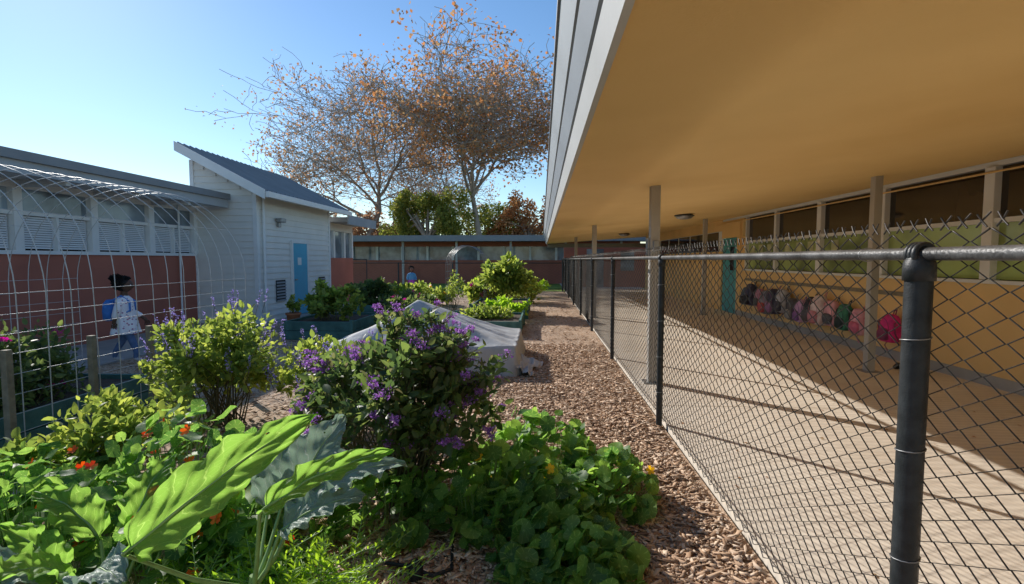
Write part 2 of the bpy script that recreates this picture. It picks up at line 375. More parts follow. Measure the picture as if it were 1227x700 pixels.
box('wall_top',xw+.02,xw+.22,ya,15.15,2.57,2.75,M['white'],rb)
box('over_door',xw,xw+.2,13.6,15.15,2.1,2.568,M['yellow'],rb)
box('door_jamb',xw,xw+.2,13.4,14.0,sill+.002,2.098,M['yellow'],rb)
box('door',xw+.04,xw+.1,14.02,15.13,.03,2.09,M['teal'],rb)
box('door_window',xw+.03,xw+.045,14.3,14.55,1.2,1.85,M['glass'],rb)
box('wall_base',xw-.012,xw,ya,13.98,.03,.16,M['conc2'],rb)
box('sill',xw-.05,xw+.1,ya,13.4,sill,sill+.04,M['white'],rb)
edges=[-3.0,-1.15,.7,2.55,4.4,6.3,8.15,9.95,11.75,13.4]
fr_l=[];up=[];lo=[]
for i in range(len(edges)-1):
    a,b_=edges[i],edges[i+1]
    ww=.07 if i%2 else .045
    fr_l.append((xw-.02,xw+.1,a-ww,a+ww,sill+.042,2.566))
    up.append((xw+.06,xw+.075,a+ww,b_-.04,1.98,2.56)); lo.append((xw+.06,xw+.075,a+ww,b_-.04,sill+.05,1.92))
fr_l.append((xw-.02,xw+.1,13.34,13.398,sill+.042,2.566))
boxes('window_mullions',fr_l,M['white'],rb,.004)
boxes('window_rails',[(xw,xw+.09,a+.06,b_-.06,1.92,1.975) for a,b_ in zip(edges[:-1],edges[1:])],M['white'],rb)
boxes('window_subrails',[(xw+.02,xw+.085,a+.06,b_-.06,1.56,1.59) for a,b_ in zip(edges[:-1],edges[1:])],M['white'],rb)
boxes('upper_glass',up,M['glass'],rb); boxes('lower_glass',lo,M['glassg'],rb)
art=[]
for a in edges[:-1]:
    for k in range(3):
        if random.random()<.4: continue
        y0_=a+.2+k*.5+random.uniform(0,.1); art.append((xw+.05,xw+.058,y0_,y0_+.22,1.62+random.uniform(0,.05),1.85))
boxes('window_artwork',art,M['paper'],rb)
box('room_back',xw+.1,xw+.12,ya,13.4,sill,2.56,M['dark'],rb)
fw=[(xw+.05,xw+.06,a,a+1.35,1.74,2.3) for a in np.arange(15.6,25,1.5)]
boxes('far_windows',fw,M['glass'],rb); box('far_window_frame',xw+.061,xw+.1,15.2,26,1.72,2.32,M['white'],rb)
cl=[]
for y in (-.8,6.13,13.0,19.9): cl.append((1.27,1.38,y-.055,y+.055,.03,sz(1.33)+.004))
boxes('columns',cl,M['col'],rb,.006)
cl=[]
for y in (0.0,6.9,13.8,20.7): cl.append((4.25,4.35,y-.05,y+.05,.03,sz(4.3)+.004))
boxes('inner_columns',cl,M['col'],rb,.006)
boxes('column_boxes',[(1.24,1.268,6.1,6.2,1.55,1.75),(1.3,1.36,6.03,6.072,1.6,1.72)],M['metal'],rb,.004)
boxes('column_bases',[(1.22,1.43,y-.1,y+.1,.031,.045) for y in (6.13,13.0,19.9)]+[(4.2,4.4,y-.1,y+.1,.031,.045) for y in (6.9,13.8)],M['metal'],rb)
wires('conduit',[[(xw-.03,ya,2.5),(xw-.03,15.5,2.5)],[(xw-.03,13.7,2.5),(xw-.03,13.7,1.4)]],.012,M['yellow'],rb,2)
box('end_beam',.3,5.2,25.9,26.05,2.1,2.3,M['beam'],rb)
for y in (11.4,19.5):
    fx=empty('ceiling_light') 
    lathe('base',[(.17,0),(.19,-.02),(.19,-.05),(.15,-.09),(.06,-.11)][::-1],(3.1,y,sz(3.1)),M['metal'],fx)
    wires('guard',[[(3.1+.2*math.cos(a),y+.2*math.sin(a),sz(3.1)-.03) for a in np.linspace(0,6.2832,25)]],.012,M['black'],fx,2)

# ------------------------------------------------------------------ backpacks
def pack(i,y,z,col,col2,sc=1.0):
    e=empty('backpack'); m1=mat('pack_cloth%d'%i,col,.7,.3,9,.4,50); m2=mat('pack_trim%d'%i,col2,.7,.2,14)
    x=xw-.02; hwk=random.uniform(.85,1.1); lean=random.uniform(-.05,.05)
    prof=[(0,.7,.6),(.02,.92,.9),(.12,1,1),(.26,.95,.9),(.34,.84,.68),(.385,.66,.45),(.40,.4,.2)]
    n=18
    def loft(nm,prof,cx,cy,cz,hw,hd,m):
        v=[];f=[]
        for (h,a,b) in prof:
            for k in range(n):
                t=2*math.pi*k/n; c,s_=math.cos(t),math.sin(t)
                c=math.copysign(abs(c)**.5,c); s_=math.copysign(abs(s_)**.5,s_)
                wr=1+.06*math.sin(3*t+h*30+i)
                v.append((cx+hd*b*c*wr,cy+hw*a*s_*wr+lean*(h/.39),cz+h*sc))
        for j in range(len(prof)-1):
            for k in range(n): f.append((j*n+k,j*n+(k+1)%n,(j+1)*n+(k+1)%n,(j+1)*n+k))
        f.append(tuple(range(n-1,-1,-1))); f.append(tuple((len(prof)-1)*n+k for k in range(n)))
        return mesh(nm,v,f,m,e,True)
    loft('body',prof,x-.11*sc,y,z,.14*sc*hwk,.095*sc,m1)
    loft('front_pocket',[(0,.5,.5),(.02,.9,.9),(.1,1,1),(.15,.9,.8),(.17,.5,.4)],x-.2*sc,y,z+.03,.11*sc*hwk,.035*sc,m2)
    top=z+.39*sc
    wires('zip',[[(x-.205*sc,y+.12*sc*hwk*math.cos(t),z+.16*sc+.18*sc*math.sin(t)) for t in np.linspace(.1,math.pi-.1,12)]],.004,m2,e,1)
    wires('handle',[[(x-.06,y-.03,top-.02),(x-.04,y-.02,top+.05),(x-.02,y,top+.07),(x-.04,y+.02,top+.05),(x-.06,y+.03,top-.02)]],.008,m2,e,2)
    wires('straps',[[(x-.05,y+k*.1,top-.06),(x-.16,y+k*.17,top-.12),(x-.15,y+k*.18,z+.14),(x-.06,y+k*.13,z+.02)] for k in (-1,1)],.011,m2,e,2)
    wires('hanging_strap',[[(x-.08,y+.06,z+.03),(x-.12,y+.08,z-.06),(x-.09,y+.05,z-.14)]],.007,m2,e,1)
    wires('hook',[[(xw,y,top+.1),(xw-.05,y,top+.07),(xw-.06,y,top+.1)]],.005,M['metal'],e,2)
pal=[((.75,.04,.25),(.25,.05,.12)),((.85,.4,.48),(.6,.15,.25)),((.06,.25,.16),(.02,.04,.04)),((.8,.4,.45),(.1,.1,.12)),((.85,.65,.65),(.6,.25,.3)),
     ((.03,.03,.05),(.1,.1,.12)),((.65,.4,.65),(.25,.12,.35)),((.10,.10,.12),(.3,.3,.3)),((.45,.45,.5),(.05,.05,.08)),((.05,.05,.09),(.3,.15,.3)),
     ((.2,.2,.25),(.5,.1,.1)),((.5,.25,.35),(.1,.1,.1)),((.06,.06,.12),(.02,.02,.03)),((.1,.15,.2),(.03,.03,.03))]
yy=7.7
for i,(a,b_) in enumerate(pal):
    pack(i,yy,.38+random.uniform(-.1,.05),a,b_,random.uniform(1.0,1.35)); yy+=random.uniform(.32,.45) if i else .68
box('coat_hook_rail',xw-.022,xw-.001,7.2,13.3,.97,1.03,M['wood'])
sh=empty('shoe_pair')
for k in (0,.16):
    v=[];f=[];n=12;secs=[(-.12,.03,.05),(-.08,.04,.09),(0,.04,.08),(.07,.045,.05),(.12,.03,.035)]
    for (l,ww,h) in secs:
        for j in range(n):
            t=2*math.pi*j/n; v.append((4.85+l,6.9+k+ww*math.cos(t),.032+h*.5+h*.5*math.sin(t)))
    for a in range(4):
        for j in range(n): f.append((a*n+j,a*n+(j+1)%n,(a+1)*n+(j+1)%n,(a+1)*n+j))
    f.append(tuple(range(n))); f.append(tuple(4*n+j for j in range(n)))
    mesh('shoe',v,f,M['dark'],sh,True)

# ------------------------------------------------------------------ left classroom building
lb=empty('red_classroom_building')
WX=-8.06
box('wall_red',WX-.25,WX,-4,11.5,0,1.58,M['red'],lb)
box('sill',WX-.1,WX+.05,-4,11.5,1.58,1.64,M['white'],lb)
box('header',WX-.25,WX+.02,-4,11.5,2.6,2.72,M['white'],lb)
ed=[11.5-1.35*i for i in range(12)]
boxes('pilasters',[(WX-.1,WX+.045,e-.07,e+.07,1.64,2.6) for e in ed],M['white'],lb)
boxes('window_rails',[(WX-.1,WX+.02,e-1.28,e-.07,2.19,2.25) for e in ed[:-1]],M['white'],lb)
boxes('window_stiles',[(WX-.08,WX+.01,e-.70,e-.66,1.64,2.19) for e in ed[:-1]],M['white'],lb)
boxes('upper_glass',[(WX-.06,WX-.05,e-1.28,e-.07,2.25,2.6) for e in ed[:-1]],M['glassb'],lb)
boxes('lower_glass',[(WX-.11,WX-.10,e-1.28,e-.07,1.64,2.19) for e in ed[:-1]],M['glass'],lb)
sl_=[]
for q,e in enumerate(ed[:-1]):
    for k in range(14):
        z=1.67+k*.037; sl_.append((WX-.085,WX-.05,e-1.26,e-.09,z,z+.028))
boxes('blinds',sl_,M['blind'],lb)
box('interior',WX-.3,WX-.26,-4,11.5,1.5,2.7,M['dark'],lb)
box('eave_soffit',WX-.1,-7.22,-4,11.4,2.72,2.76,M['trim'],lb)
box('fascia',-7.22,-7.16,-4,11.4,2.68,2.97,M['greyl'],lb)
box('gutter',-7.16,-7.1,-4,11.4,2.86,2.99,M['roof'],lb)
box('roof_slab',-20,-7.222,-4,11.4,2.764,2.96,M['roof'],lb)
boxes('rafter_tails',[(WX+.02,-7.23,y-.04,y+.04,2.62,2.718) for y in np.arange(-3.3,11.4,1.35)],M['trim'],lb)
wires('conduit',[[(WX+.07,10.9,.0),(WX+.07,10.9,2.7)]],.02,M['white'],lb,2)

# tower with shed roof
tw=empty('white_shed_roof_building')
x0,x1,y0,y1=-8.12,-6.6,11.55,15.6
def tz(x): return 3.1+(x1-x)*.53
mesh('core',[(x0,y0,0),(x1,y0,0),(x1,y1,0),(x0,y1,0),(x0,y0,tz(x0)),(x1,y0,tz(x1)),(x1,y1,tz(x1)),(x0,y1,tz(x0))],BF,M['wsiding'],tw)
bh=.15
v=[];f=[]
z=0.12
while z<tz(x0):
    z2=z+bh
    xr=x1 if z2<=3.08 else x1-(z2-3.08)/.53
    if xr>x0+.05:
        b=len(v); v+=[(x0,y0-.026,z),(xr,y0-.026,z),(xr,y0-.004,z2),(x0,y0-.004,z2),(x0,y0,z),(xr,y0,z)]
        f+=[(b,b+1,b+2,b+3),(b,b+4,b+5,b+1)]
    if z2<3.12:
        b=len(v); v+=[(x1+.026,y0,z),(x1+.026,y1,z),(x1+.004,y1,z2),(x1+.004,y0,z2),(x1,y0,z),(x1,y1,z)]
        f+=[(b,b+1,b+2,b+3),(b,b+4,b+5,b+1)]
    z=z2
mesh('lap_siding',v,f,M['wsiding'],tw)
boxes('corner_trim',[(x1-.06,x1+.035,y0-.035,y0+.06,0,3.02),(x1-.02,x1+.035,y1-.08,y1+.02,0,3.05),(x0-.02,x0+.07,y0-.035,y0+.02,0,3.8)],M['white'],tw)
ra,rbx=-8.16,-6.12
def rz(x): return 3.19+(x1-x)*.53
RY0,RY1=11.1,16.05
mesh('roof',[(ra,RY0,rz(ra)),(rbx,RY0,rz(rbx)),(rbx,RY1,rz(rbx)),(ra,RY1,rz(ra)),(ra,RY0,rz(ra)+.09),(rbx,RY0,rz(rbx)+.09),(rbx,RY1,rz(rbx)+.09),(ra,RY1,rz(ra)+.09)],BF,M['roof'],tw)
v=[];f=[]
for y in np.arange(RY0+.1,RY1,.2):
    b=len(v); zz=.092
    for (x) in (ra,rbx):
        v+=[(x,y-.03,rz(x)+zz),(x,y,rz(x)+zz+.035),(x,y+.03,rz(x)+zz)]
    f+=[(b,b+3,b+4,b+1),(b+1,b+4,b+5,b+2)]
mesh('roof_ribs',v,f,M['roof'],tw)
mesh('rake_board',[(ra,RY0-.03,rz(ra)-.1),(rbx,RY0-.03,rz(rbx)-.1),(rbx,RY0-.002,rz(rbx)-.1),(ra,RY0-.002,rz(ra)-.1),(ra,RY0-.03,rz(ra)+.11),(rbx,RY0-.03,rz(rbx)+.11),(rbx,RY0-.002,rz(rbx)+.11),(ra,RY0-.002,rz(ra)+.11)],BF,M['white'],tw)
box('gutter',rbx+.002,rbx+.1,RY0,RY1,rz(rbx)-.06,rz(rbx)+.07,M['white'],tw,.01)
X=x1+.03
box('door',X,X+.03,13.15,13.95,.02,1.93,M['bluedoor'],tw)
boxes('door_frame',[(X-.01,X+.045,13.08,13.148,.02,2.0),(X-.01,X+.045,13.952,14.02,.02,2.0),(X-.01,X+.045,13.15,13.95,1.932,2.0)],M['white'],tw)
box('door_handle',X+.03,X+.08,13.2,13.3,.95,.98,M['metal'],tw,.004)
box('door_sign',X+.03,X+.036,13.4,13.6,1.35,1.55,M['white'],tw)
for (a,b_) in ((12.3,12.75),(14.75,15.15)):
    box('vent_back',X-.005,X+.01,a,b_,.45,.98,M['dark'],tw)
    boxes('vent_louvres',[(X+.011,X+.03,a,b_,.45+k*.075,.49+k*.075) for k in range(7)],M['greyf'],tw)
box('wall_lamp',X,X+.16,12.35,12.6,2.42,2.52,M['metal'],tw,.02)
box('wall_lamp_box',X,X+.06,12.42,12.53,2.3,2.418,M['metal'],tw,.01)
wires('downpipe',[[(X+.04,y0+.2,3.05),(X+.04,y0+.2,.05)]],.03,M['white'],tw,2)

bb=empty('red_classroom_building.001')
BE=18.4
box('wall',-9,-6.9,15.7,BE,0,1.55,M['red'],bb); box('band',-9,-6.9,15.7,BE,2.45,2.7,M['white'],bb)
boxes('mullions',[(-7.1,-6.88,y-.06,y+.06,1.55,2.45) for y in (15.8,16.7,17.6,BE-.08)],M['white'],bb)
box('glass',-7.2,-6.98,15.7,BE-.02,1.55,2.45,M['glassb'],bb)
box('roof',-9,-6.2,16.1,BE+.4,2.702,2.85,M['roof'],bb); box('fascia',-6.198,-6.15,16.1,BE+.4,2.62,2.92,M['greyf'],bb)
kb=empty('red_school_wing')
box('wall',-22,6,31.6,32,0,1.45,M['red'],kb); box('wall_top',-22,6,31.62,32,2.3,2.6,M['red'],kb)
wl=[];gl=[]
for x in np.arange(-21.5,5.5,1.6):
    wl.append((x-.07,x+.07,31.56,31.9,1.45,2.3)); gl.append((x+.07,x+1.53,31.75,31.8,1.45,2.3))
boxes('mullions',wl,M['white'],kb); boxes('glass',gl,M['glassb'],kb)
box('roof',-22,7,29.6,33,2.62,2.85,M['beam'],kb); box('fascia',-22,7,29.5,29.598,2.56,2.9,M['roof'],kb)
boxes('posts',[(x-.06,x+.06,29.9,30.02,0,2.62) for x in np.arange(-21,6,3.2)],M['col'],kb)
box('end_wall',1.2,7,27.5,27.7,0,2.3,M['red'],kb); 
boxes('end_openings',[(2.4,3.3,27.46,27.5,.05,2.05),(4.2,4.9,27.46,27.5,.9,1.9)],M['glassb'],kb)

# ------------------------------------------------------------------ trees
LV,LF=[(0,0,0),(.42,.45,.1),(0,1,-.05),(-.42,.45,.1)],[(0,1,2,3)]
LV6=[(0,0,0),(.22,.22,.05),(.27,.5,.07),(.16,.8,.03),(0,1.02,-.06),(-.16,.8,.03),(-.27,.5,.07),(-.22,.22,.05),(0,.25,-.0),(0,.55,0),(0,.8,-.02)]
LF6=[(0,1,2,8),(8,2,3,9),(9,3,4,10),(0,8,6,7),(8,9,5,6),(9,10,4,5)]
def tree(name,base,H,halfw,lmat,nleaf,lsz,trunk_r,seed,trunk_frac=.3,levels=5,minr=.014):
    rd=random.Random(seed); e=empty(name); lines=[];rads=[];tips=[];deps=[]
    def grow(p,d,l,r,dep):
        n=6 if dep<2 else 4; pts=[p.copy()]; rr=[r]
        for i in range(n):
            j=.10+.06*dep
            d=(d+Vector((rd.gauss(0,j),rd.gauss(0,j),rd.gauss(0,j*.7)+(.05 if dep else 0)))).normalized()
            p=p+d*(l/n); pts.append(p.copy()); rr.append(max(minr,r*(1-.5*(i+1)/n)))
            if dep>=levels-1: tips.append(p.copy())
        lines.append(pts); rads.append(rr); deps.append(dep)
        if dep>=levels: return
        nc=[7,6,5,4,3,2][dep]
        for k in range(nc):
            idx=n-rd.choice([0,1,2,3]) if dep else rd.choice([n,n,n-1,n-2])
            q=pts[idx]; th=rd.uniform(.35,1.05) if dep else rd.uniform(.25,1.1)
            az=2*math.pi*(k+rd.random()*.7)/nc
            up_=d.orthogonal().normalized(); sd=d.cross(up_)
            nd=d*math.cos(th)+(up_*math.cos(az)+sd*math.sin(az))*math.sin(th)
            nd.z+=.08; nd.normalize()
            grow(q,nd,l*rd.uniform(.62,.86),rr[idx]*rd.uniform(.52,.74),dep+1)
    grow(Vector((0,0,0)),Vector((rd.gauss(0,.04),rd.gauss(0,.04),1)),H*trunk_frac,trunk_r,0)
    T=np.array([tuple(t) for t in tips])
    cxm=np.median(T[:,0]); hw=np.percentile(np.abs(T[:,0]-cxm),93); zt=np.percentile(T[:,2],97)
    sx=halfw/hw; szz=H/zt
    bx,by,bz=base
    def tf(p): 
        k=min(1,p[2]/(H*.25)); return (bx+(p[0]-cxm*k)*sx,by+(p[1])*sx,bz+p[2]*szz)
    LL=[];RR=[]
    for l,r,dp in zip(lines,rads,deps):
        q=[tf(a) for a in l]; ok=all(((a[0]-bx)/halfw)**2+max(0,(a[2]-.55*H)/(H*.47))**2<1.1 for a in q)
        if ok or dp<2: LL.append(q);RR.append(r)
    wires('branches',LL,1,M['bark'],e,0,RR)
    T=np.array([tf(t) for t in T])
    T=T[((T[:,0]-bx)/halfw)**2+np.maximum(0,(T[:,2]-.55*H)/(H*.47))**2<1.1]
    keyv=np.sin(T[:,0]*1.1+seed)*np.cos(T[:,2]*.9)+np.sin(T[:,1]*1.3+T[:,2]*.7)
    cell=np.floor(T[:,[0,2]]/1.2).astype(int); _,inv,cnt=np.unique(cell,axis=0,return_inverse=True,return_counts=True)
    dens=cnt[np.ravel(inv)].astype(float)
    wt=np.exp(keyv*.6)*np.array([rd.random() for _ in range(len(T))])/(dens+25); wt/=wt.sum()
    idx=rng.choice(len(T),nleaf,p=wt)
    P=T[idx]+rng.normal(0,.3,(nleaf,3))
    D=rng.normal(0,1,(nleaf,3)); D[:,2]-=.5; N=rng.normal(0,1,(nleaf,3))
    scatter('leaves',LV,LF,P,D,N,rng.uniform(.6,1.3,nleaf)*lsz,lmat,e)
    return e
tree('sycamore_tree',(-14.6,39,0),15.6,7.3,L_brn,8000,.20,.36,3,.28)
tree('sycamore_tree.001',(-4.2,38,0),15.4,6.3,L_oran,11000,.21,.40,11,.28)
tree('sycamore_tree.002',(-9.5,46,0),11.5,5.5,L_brn,2500,.19,.25,21,.30,4)

def blobtree(name,c,rad,n,lsz,m,ncl=40,trunk=True):
    e=empty(name); c=np.array(c,float); rad=np.array(rad,float)
    u=nrm(rng.normal(0,1,(ncl,3))); cen=c+u*rad*rng.uniform(.45,1,(ncl,1))
    k=rng.integers(0,ncl,n); cs=rng.uniform(.14,.3,ncl)*rad.mean()
    off=nrm(rng.normal(0,1,(n,3)))*rng.random((n,1))**.5
    P=cen[k]+off*cs[k][:,None]
    D=off+rng.normal(0,.6,(n,3)); N=off+rng.normal(0,.7,(n,3))+[0,0,.6]
    scatter('leaves',LV,LF,P,D,N,rng.uniform(.6,1.3,n)*lsz,m,e)
    if trunk:
        b=np.array([c[0],c[1],0]); L_=[[b,c-[0,0,rad[2]*.5],c]];Rr=[[rad[0]*.07,rad[0]*.05,rad[0]*.02]]
        for i in range(min(ncl,16)):
            L_.append([c-[0,0,rad[2]*.6],(c+cen[i])/2+rng.normal(0,.1,3)*rad,cen[i]]); Rr.append([rad[0]*.035,rad[0]*.02,.01])
        wires('trunk',L_,1,M['bark'],e,0,Rr)
    return e
blobtree('green_tree',(-8.3,37,4.4),(3.6,2,2.5),11000,.2,L_gtree,60)
blobtree('autumn_shrub_tree',(-1.0,40,4.3),(3.2,2,2.3),7000,.2,L_oran,50)
blobtree('green_tree.001',(-4.5,42,3.7),(3.6,2,2.4),7000,.22,L_gtree,50)
blobtree('autumn_shrub_tree.001',(-13.5,41,3.6),(4,2,2.0),6000,.22,L_brn)

# ------------------------------------------------------------------ garden plants
def bush(name,c,rad,n,lsz,m,ncl=40,nst=30,flower=None,nf=0,fs=.03,fper=35,fpet=.008,spike=False,lw=1.0,lp=.5):
    e=empty(name); c=np.array(c,float); rad=np.array(rad,float)
    u=nrm(rng.normal(0,1,(ncl,3))); u[:,2]=np.abs(u[:,2])*rng.choice([1,1,1,-.4],ncl)
    cen=c+u*rad*rng.uniform(.4,1.05,(ncl,1))
    k=rng.integers(0,ncl,n); cs=rng.uniform(.16,.34,ncl)*rad.mean()
    off=nrm(rng.normal(0,1,(n,3)))*rng.random((n,1))**lp
    P=cen[k]+off*cs[k][:,None]; P[:,2]=np.maximum(P[:,2],.02)
    D=off*.7+rng.normal(0,.5,(n,3))+[0,0,.25]; N=rng.normal(0,.6,(n,3))+[-.35,.2,.8]
    S=rng.uniform(.55,1.25,n)*lsz
    scatter('leaves',LV6,LF6,P,D,N,np.stack([S*lw,S,S],1),m,e,True)
    b=np.array([c[0],c[1],0]); L_=[];Rr=[]
    for i in range(min(nst,ncl)):
        s0=b+np.array([*rng.normal(0,.12,2),0])*rad[0]; mid=(s0+cen[i])/2+rng.normal(0,.06,3)+[0,0,.05]
        L_.append([s0,mid,cen[i],cen[i]+(cen[i]-c)*.25]); Rr.append([.008,.005,.003,.0015])
    wires('stems',L_,1,M['stem'],e,1,Rr)
    if flower is not None:
        P=[];D=[];L_=[]
        for i in range(nf):
            kk=rng.integers(0,ncl); d=nrm(cen[kk]-c+[0,0,.3*rad[2]]+rng.normal(0,.25,3)*rad.mean()); 
            if d[2]<-.1: d[2]*=-1
            p=cen[kk]+d*cs[kk]*rng.uniform(.7,1.3)
            if spike:
                d=nrm(d*.4+np.array([0,0,1])+rng.normal(0,.12,3)); L_.append([p-d*.08,p+d*.15])
                q=p+d*rng.uniform(0,.16,(fper,1))+rng.normal(0,.006,(fper,3))
            else:
                L_.append([p-d*.08,p]); q=p+rng.normal(0,1,(fper,3))*[fs,fs,fs*.6]*rng.uniform(.6,1.1)
            P.append(q); D.append(rng.normal(0,1,(fper,3))+d)
        P=np.concatenate(P);D=np.concatenate(D)
        scatter('flowers',LV,LF,P,D,rng.normal(0,1,P.shape),rng.uniform(.7,1.4,len(P))*fpet*2,flower,e)
        wires('flower_stems',L_,.002,M['stem'],e,0)
    return e
bush('purple_flowering_bush',(-.80,3.0,.60),(.62,.5,.42),4300,.068,L_purp,80,70,F_purp,150,.018,42,.0065,lp=.8)
bush('purple_flowering_bush.001',(-.78,3.1,.90),(.32,.3,.26),800,.06,L_purp,28,28,F_purp,46,.018,42,.0065,lp=.8)
bush('purple_flowering_bush.002',(-1.35,3.6,.52),(.42,.4,.34),1500,.065,L_purp,34,26,F_purp,36,.018,42,.0065)
bush('lavender_sage_bush',(-2.85,4.4,.5),(.68,.6,.42),4200,.072,L_sage,54,44,F_lav,60,.02,30,.007,True)
bush('lavender_sage_bush.001',(-1.9,4.7,.42),(.5,.5,.28),2000,.07,L_sage,36,26,F_lav,46,.02,30,.007,True)
bush('dark_shrub',(-4.6,3.95,.40),(.7,.6,.52),3800,.065,L_dark,50,44,F_mag,10,.02,20,.012)
bush('dark_shrub.001',(-2.9,3.2,.25),(.6,.5,.3),2000,.07,L_sage,30,20)
bush('tomato_plant',(-4.15,9.9,.55),(.5,.5,.45),1500,.13,L_sage,24,20)
bush('leafy_bed_plants',(-1.0,13.9,.85),(.7,.8,.62),2600,.15,L_sage,34,24)
bush('leafy_bed_plants.001',(-1.9,15.9,.45),(.6,.7,.35),1500,.14,L_sage,24,20,F_mag,12,.04,20,.03)
bush('herb_row',(-1.2,10.9,.30),(.65,.5,.13),1200,.09,L_sage,30,10)
bush('herb_row.001',(-.9,12.2,.3),(.6,.4,.2),1200,.1,L_lime,24,10)
bush('mixed_shrub',(-4.6,13.4,.45),(.6,.6,.45),1300,.14,L_dark,24,16)
bush('mixed_shrub.001',(-3.2,11.6,.35),(.7,.6,.38),1600,.12,L_dark,24,16,F_mag,20,.03,14,.02)
bush('mixed_shrub.002',(-3.9,16.5,.3),(1.2,.8,.32),2000,.14,L_sage,30,16,F_yel,16,.03,14,.02)
bush('mixed_shrub.003',(-.6,17.5,.4),(.8,1,.5),1500,.14,L_sage,24,16)
bush('mixed_shrub.005',(-1.2,20.5,.4),(1.5,.8,.4),1800,.14,L_lime,24,16)
bush('mixed_shrub.006',(-2.6,9.6,.3),(.5,.8,.4),1400,.1,L_dark,24,16,F_mag,10,.03,14,.015)
for k,(px,py) in enumerate([(-5.6,11.2),(-5.7,12.6),(-4.4,16.0),(-2.9,13.2)]):
    pt=empty('flower_pot'); lathe('pot',[(.11,0),(.15,.24),(.17,.25),(.17,.29),(.14,.29),(.13,.25)],(px,py,.006),M['dark'] if k%2 else mat('terracotta%d'%k,(.42,.17,.08)),pt)
    bush('potted_plant',(px,py,.42),(.2,.2,.2),320,.08,[L_sage,L_dark,L_lime,L_dark][k],12,10)

ang=np.linspace(0,2*math.pi,13)[:-1]
NV=[(0,0,-.06)]+[(.55*math.cos(a),.55*math.sin(a),-.02) for a in ang]+[(math.cos(a)*(1+.05*math.cos(5*a)),math.sin(a)*(1+.05*math.cos(5*a)),.12*math.cos(3*a)+.02) for a in ang]
NUV=[(0,0)]+[(i/12,.55) for i in range(12)]+[(i/12,1.) for i in range(12)]
NF=[]
for i in range(12):
    j=(i+1)%12
    NF+= [(0,1+i,1+j),(1+i,13+i,13+j),(1+i,13+j,1+j)]
def nast(name,mounds,n,rmin,rmax,flowers=None,nf=0):
    e=empty(name); P=[];Nn=[];st=[]
    ms=np.array(mounds); A=ms[:,2]*ms[:,3]; pr=A/A.sum()
    for i in range(n):
        m=ms[rng.choice(len(ms),p=pr)]
        r=math.sqrt(rng.random()); a=rng.uniform(0,2*math.pi)
        dx,dy=r*math.cos(a),r*math.sin(a)
        h=m[4]*(1-r**2.2)*rng.uniform(.72,1.12)+rng.uniform(.03,.09)
        if rng.random()<.25: h*=rng.uniform(.3,.9)
        p=np.array([m[0]+dx*m[2],m[1]+dy*m[3],h])
        nn=np.array([dx*.6*m[4]/m[2]-.4,dy*.6*m[4]/m[3]-.0,1.0])+rng.normal(0,.4,3)
        P.append(p);Nn.append(nn)
        if i%2==0: st.append([p-[0,0,.004],p-np.array([dx*.06,dy*.06,.09]),np.array([m[0]+dx*m[2]*.75,m[1]+dy*m[3]*.75,max(.01,h-.25)])])
    P=np.array(P);Nn=np.array(Nn)
    scatter('leaves',NV,NF,P,rng.normal(0,1,(n,3)),Nn,rmin+(rmax-rmin)*rng.random(n)**1.4,L_nast,e,True,NUV)
    wires('stems',st,.0022,M['stemg'],e,0)
    if flowers is not None:
        PV=[(0,0,0),(.35,.5,.12),(.3,1,.3),(-.3,1,.3),(-.35,.5,.12)]
        pp=[];dd=[];nn=[]
        for i in range(nf):
            k=rng.integers(0,n); p=P[k]+[0,0,.05]; ax=nrm(np.array([rng.normal(0,.5),-.6+rng.normal(0,.4),.6]))
            t=nrm(np.cross(ax,[1,.2,.1])); b_=np.cross(ax,t)
            for q in range(5):
                a=2*math.pi*q/5; pp.append(p); dd.append(t*math.cos(a)+b_*math.sin(a)); nn.append(ax)
        scatter('flowers',PV,[(0,1,2,3,4)],pp,dd,nn,np.full(len(pp),.028),flowers,e)
    return e
nast('nasturtium_patch',[(-.02,2.8,.42,.5,.26),(.22,2.35,.28,.34,.15),(-.35,2.85,.5,.35,.36),(.38,3.15,.34,.42,.22),(-.85,2.7,.38,.28,.30),(-.02,3.5,.45,.4,.36),(.0,2.35,.22,.22,.12),(.3,2.05,.15,.2,.08)],1600,.024,.062,F_yel,5)
nast('nasturtium_patch.001',[(-1.9,2.55,.62,.5,.58),(-2.4,2.2,.5,.5,.44),(-1.4,2.6,.4,.35,.5),(-2.9,2.6,.5,.6,.35),(-1.6,2.1,.4,.3,.38)],1500,.024,.058,F_red,60)
nast('nasturtium_patch.002',[(-1.35,2.1,.3,.25,.40)],200,.03,.06,F_red,6)

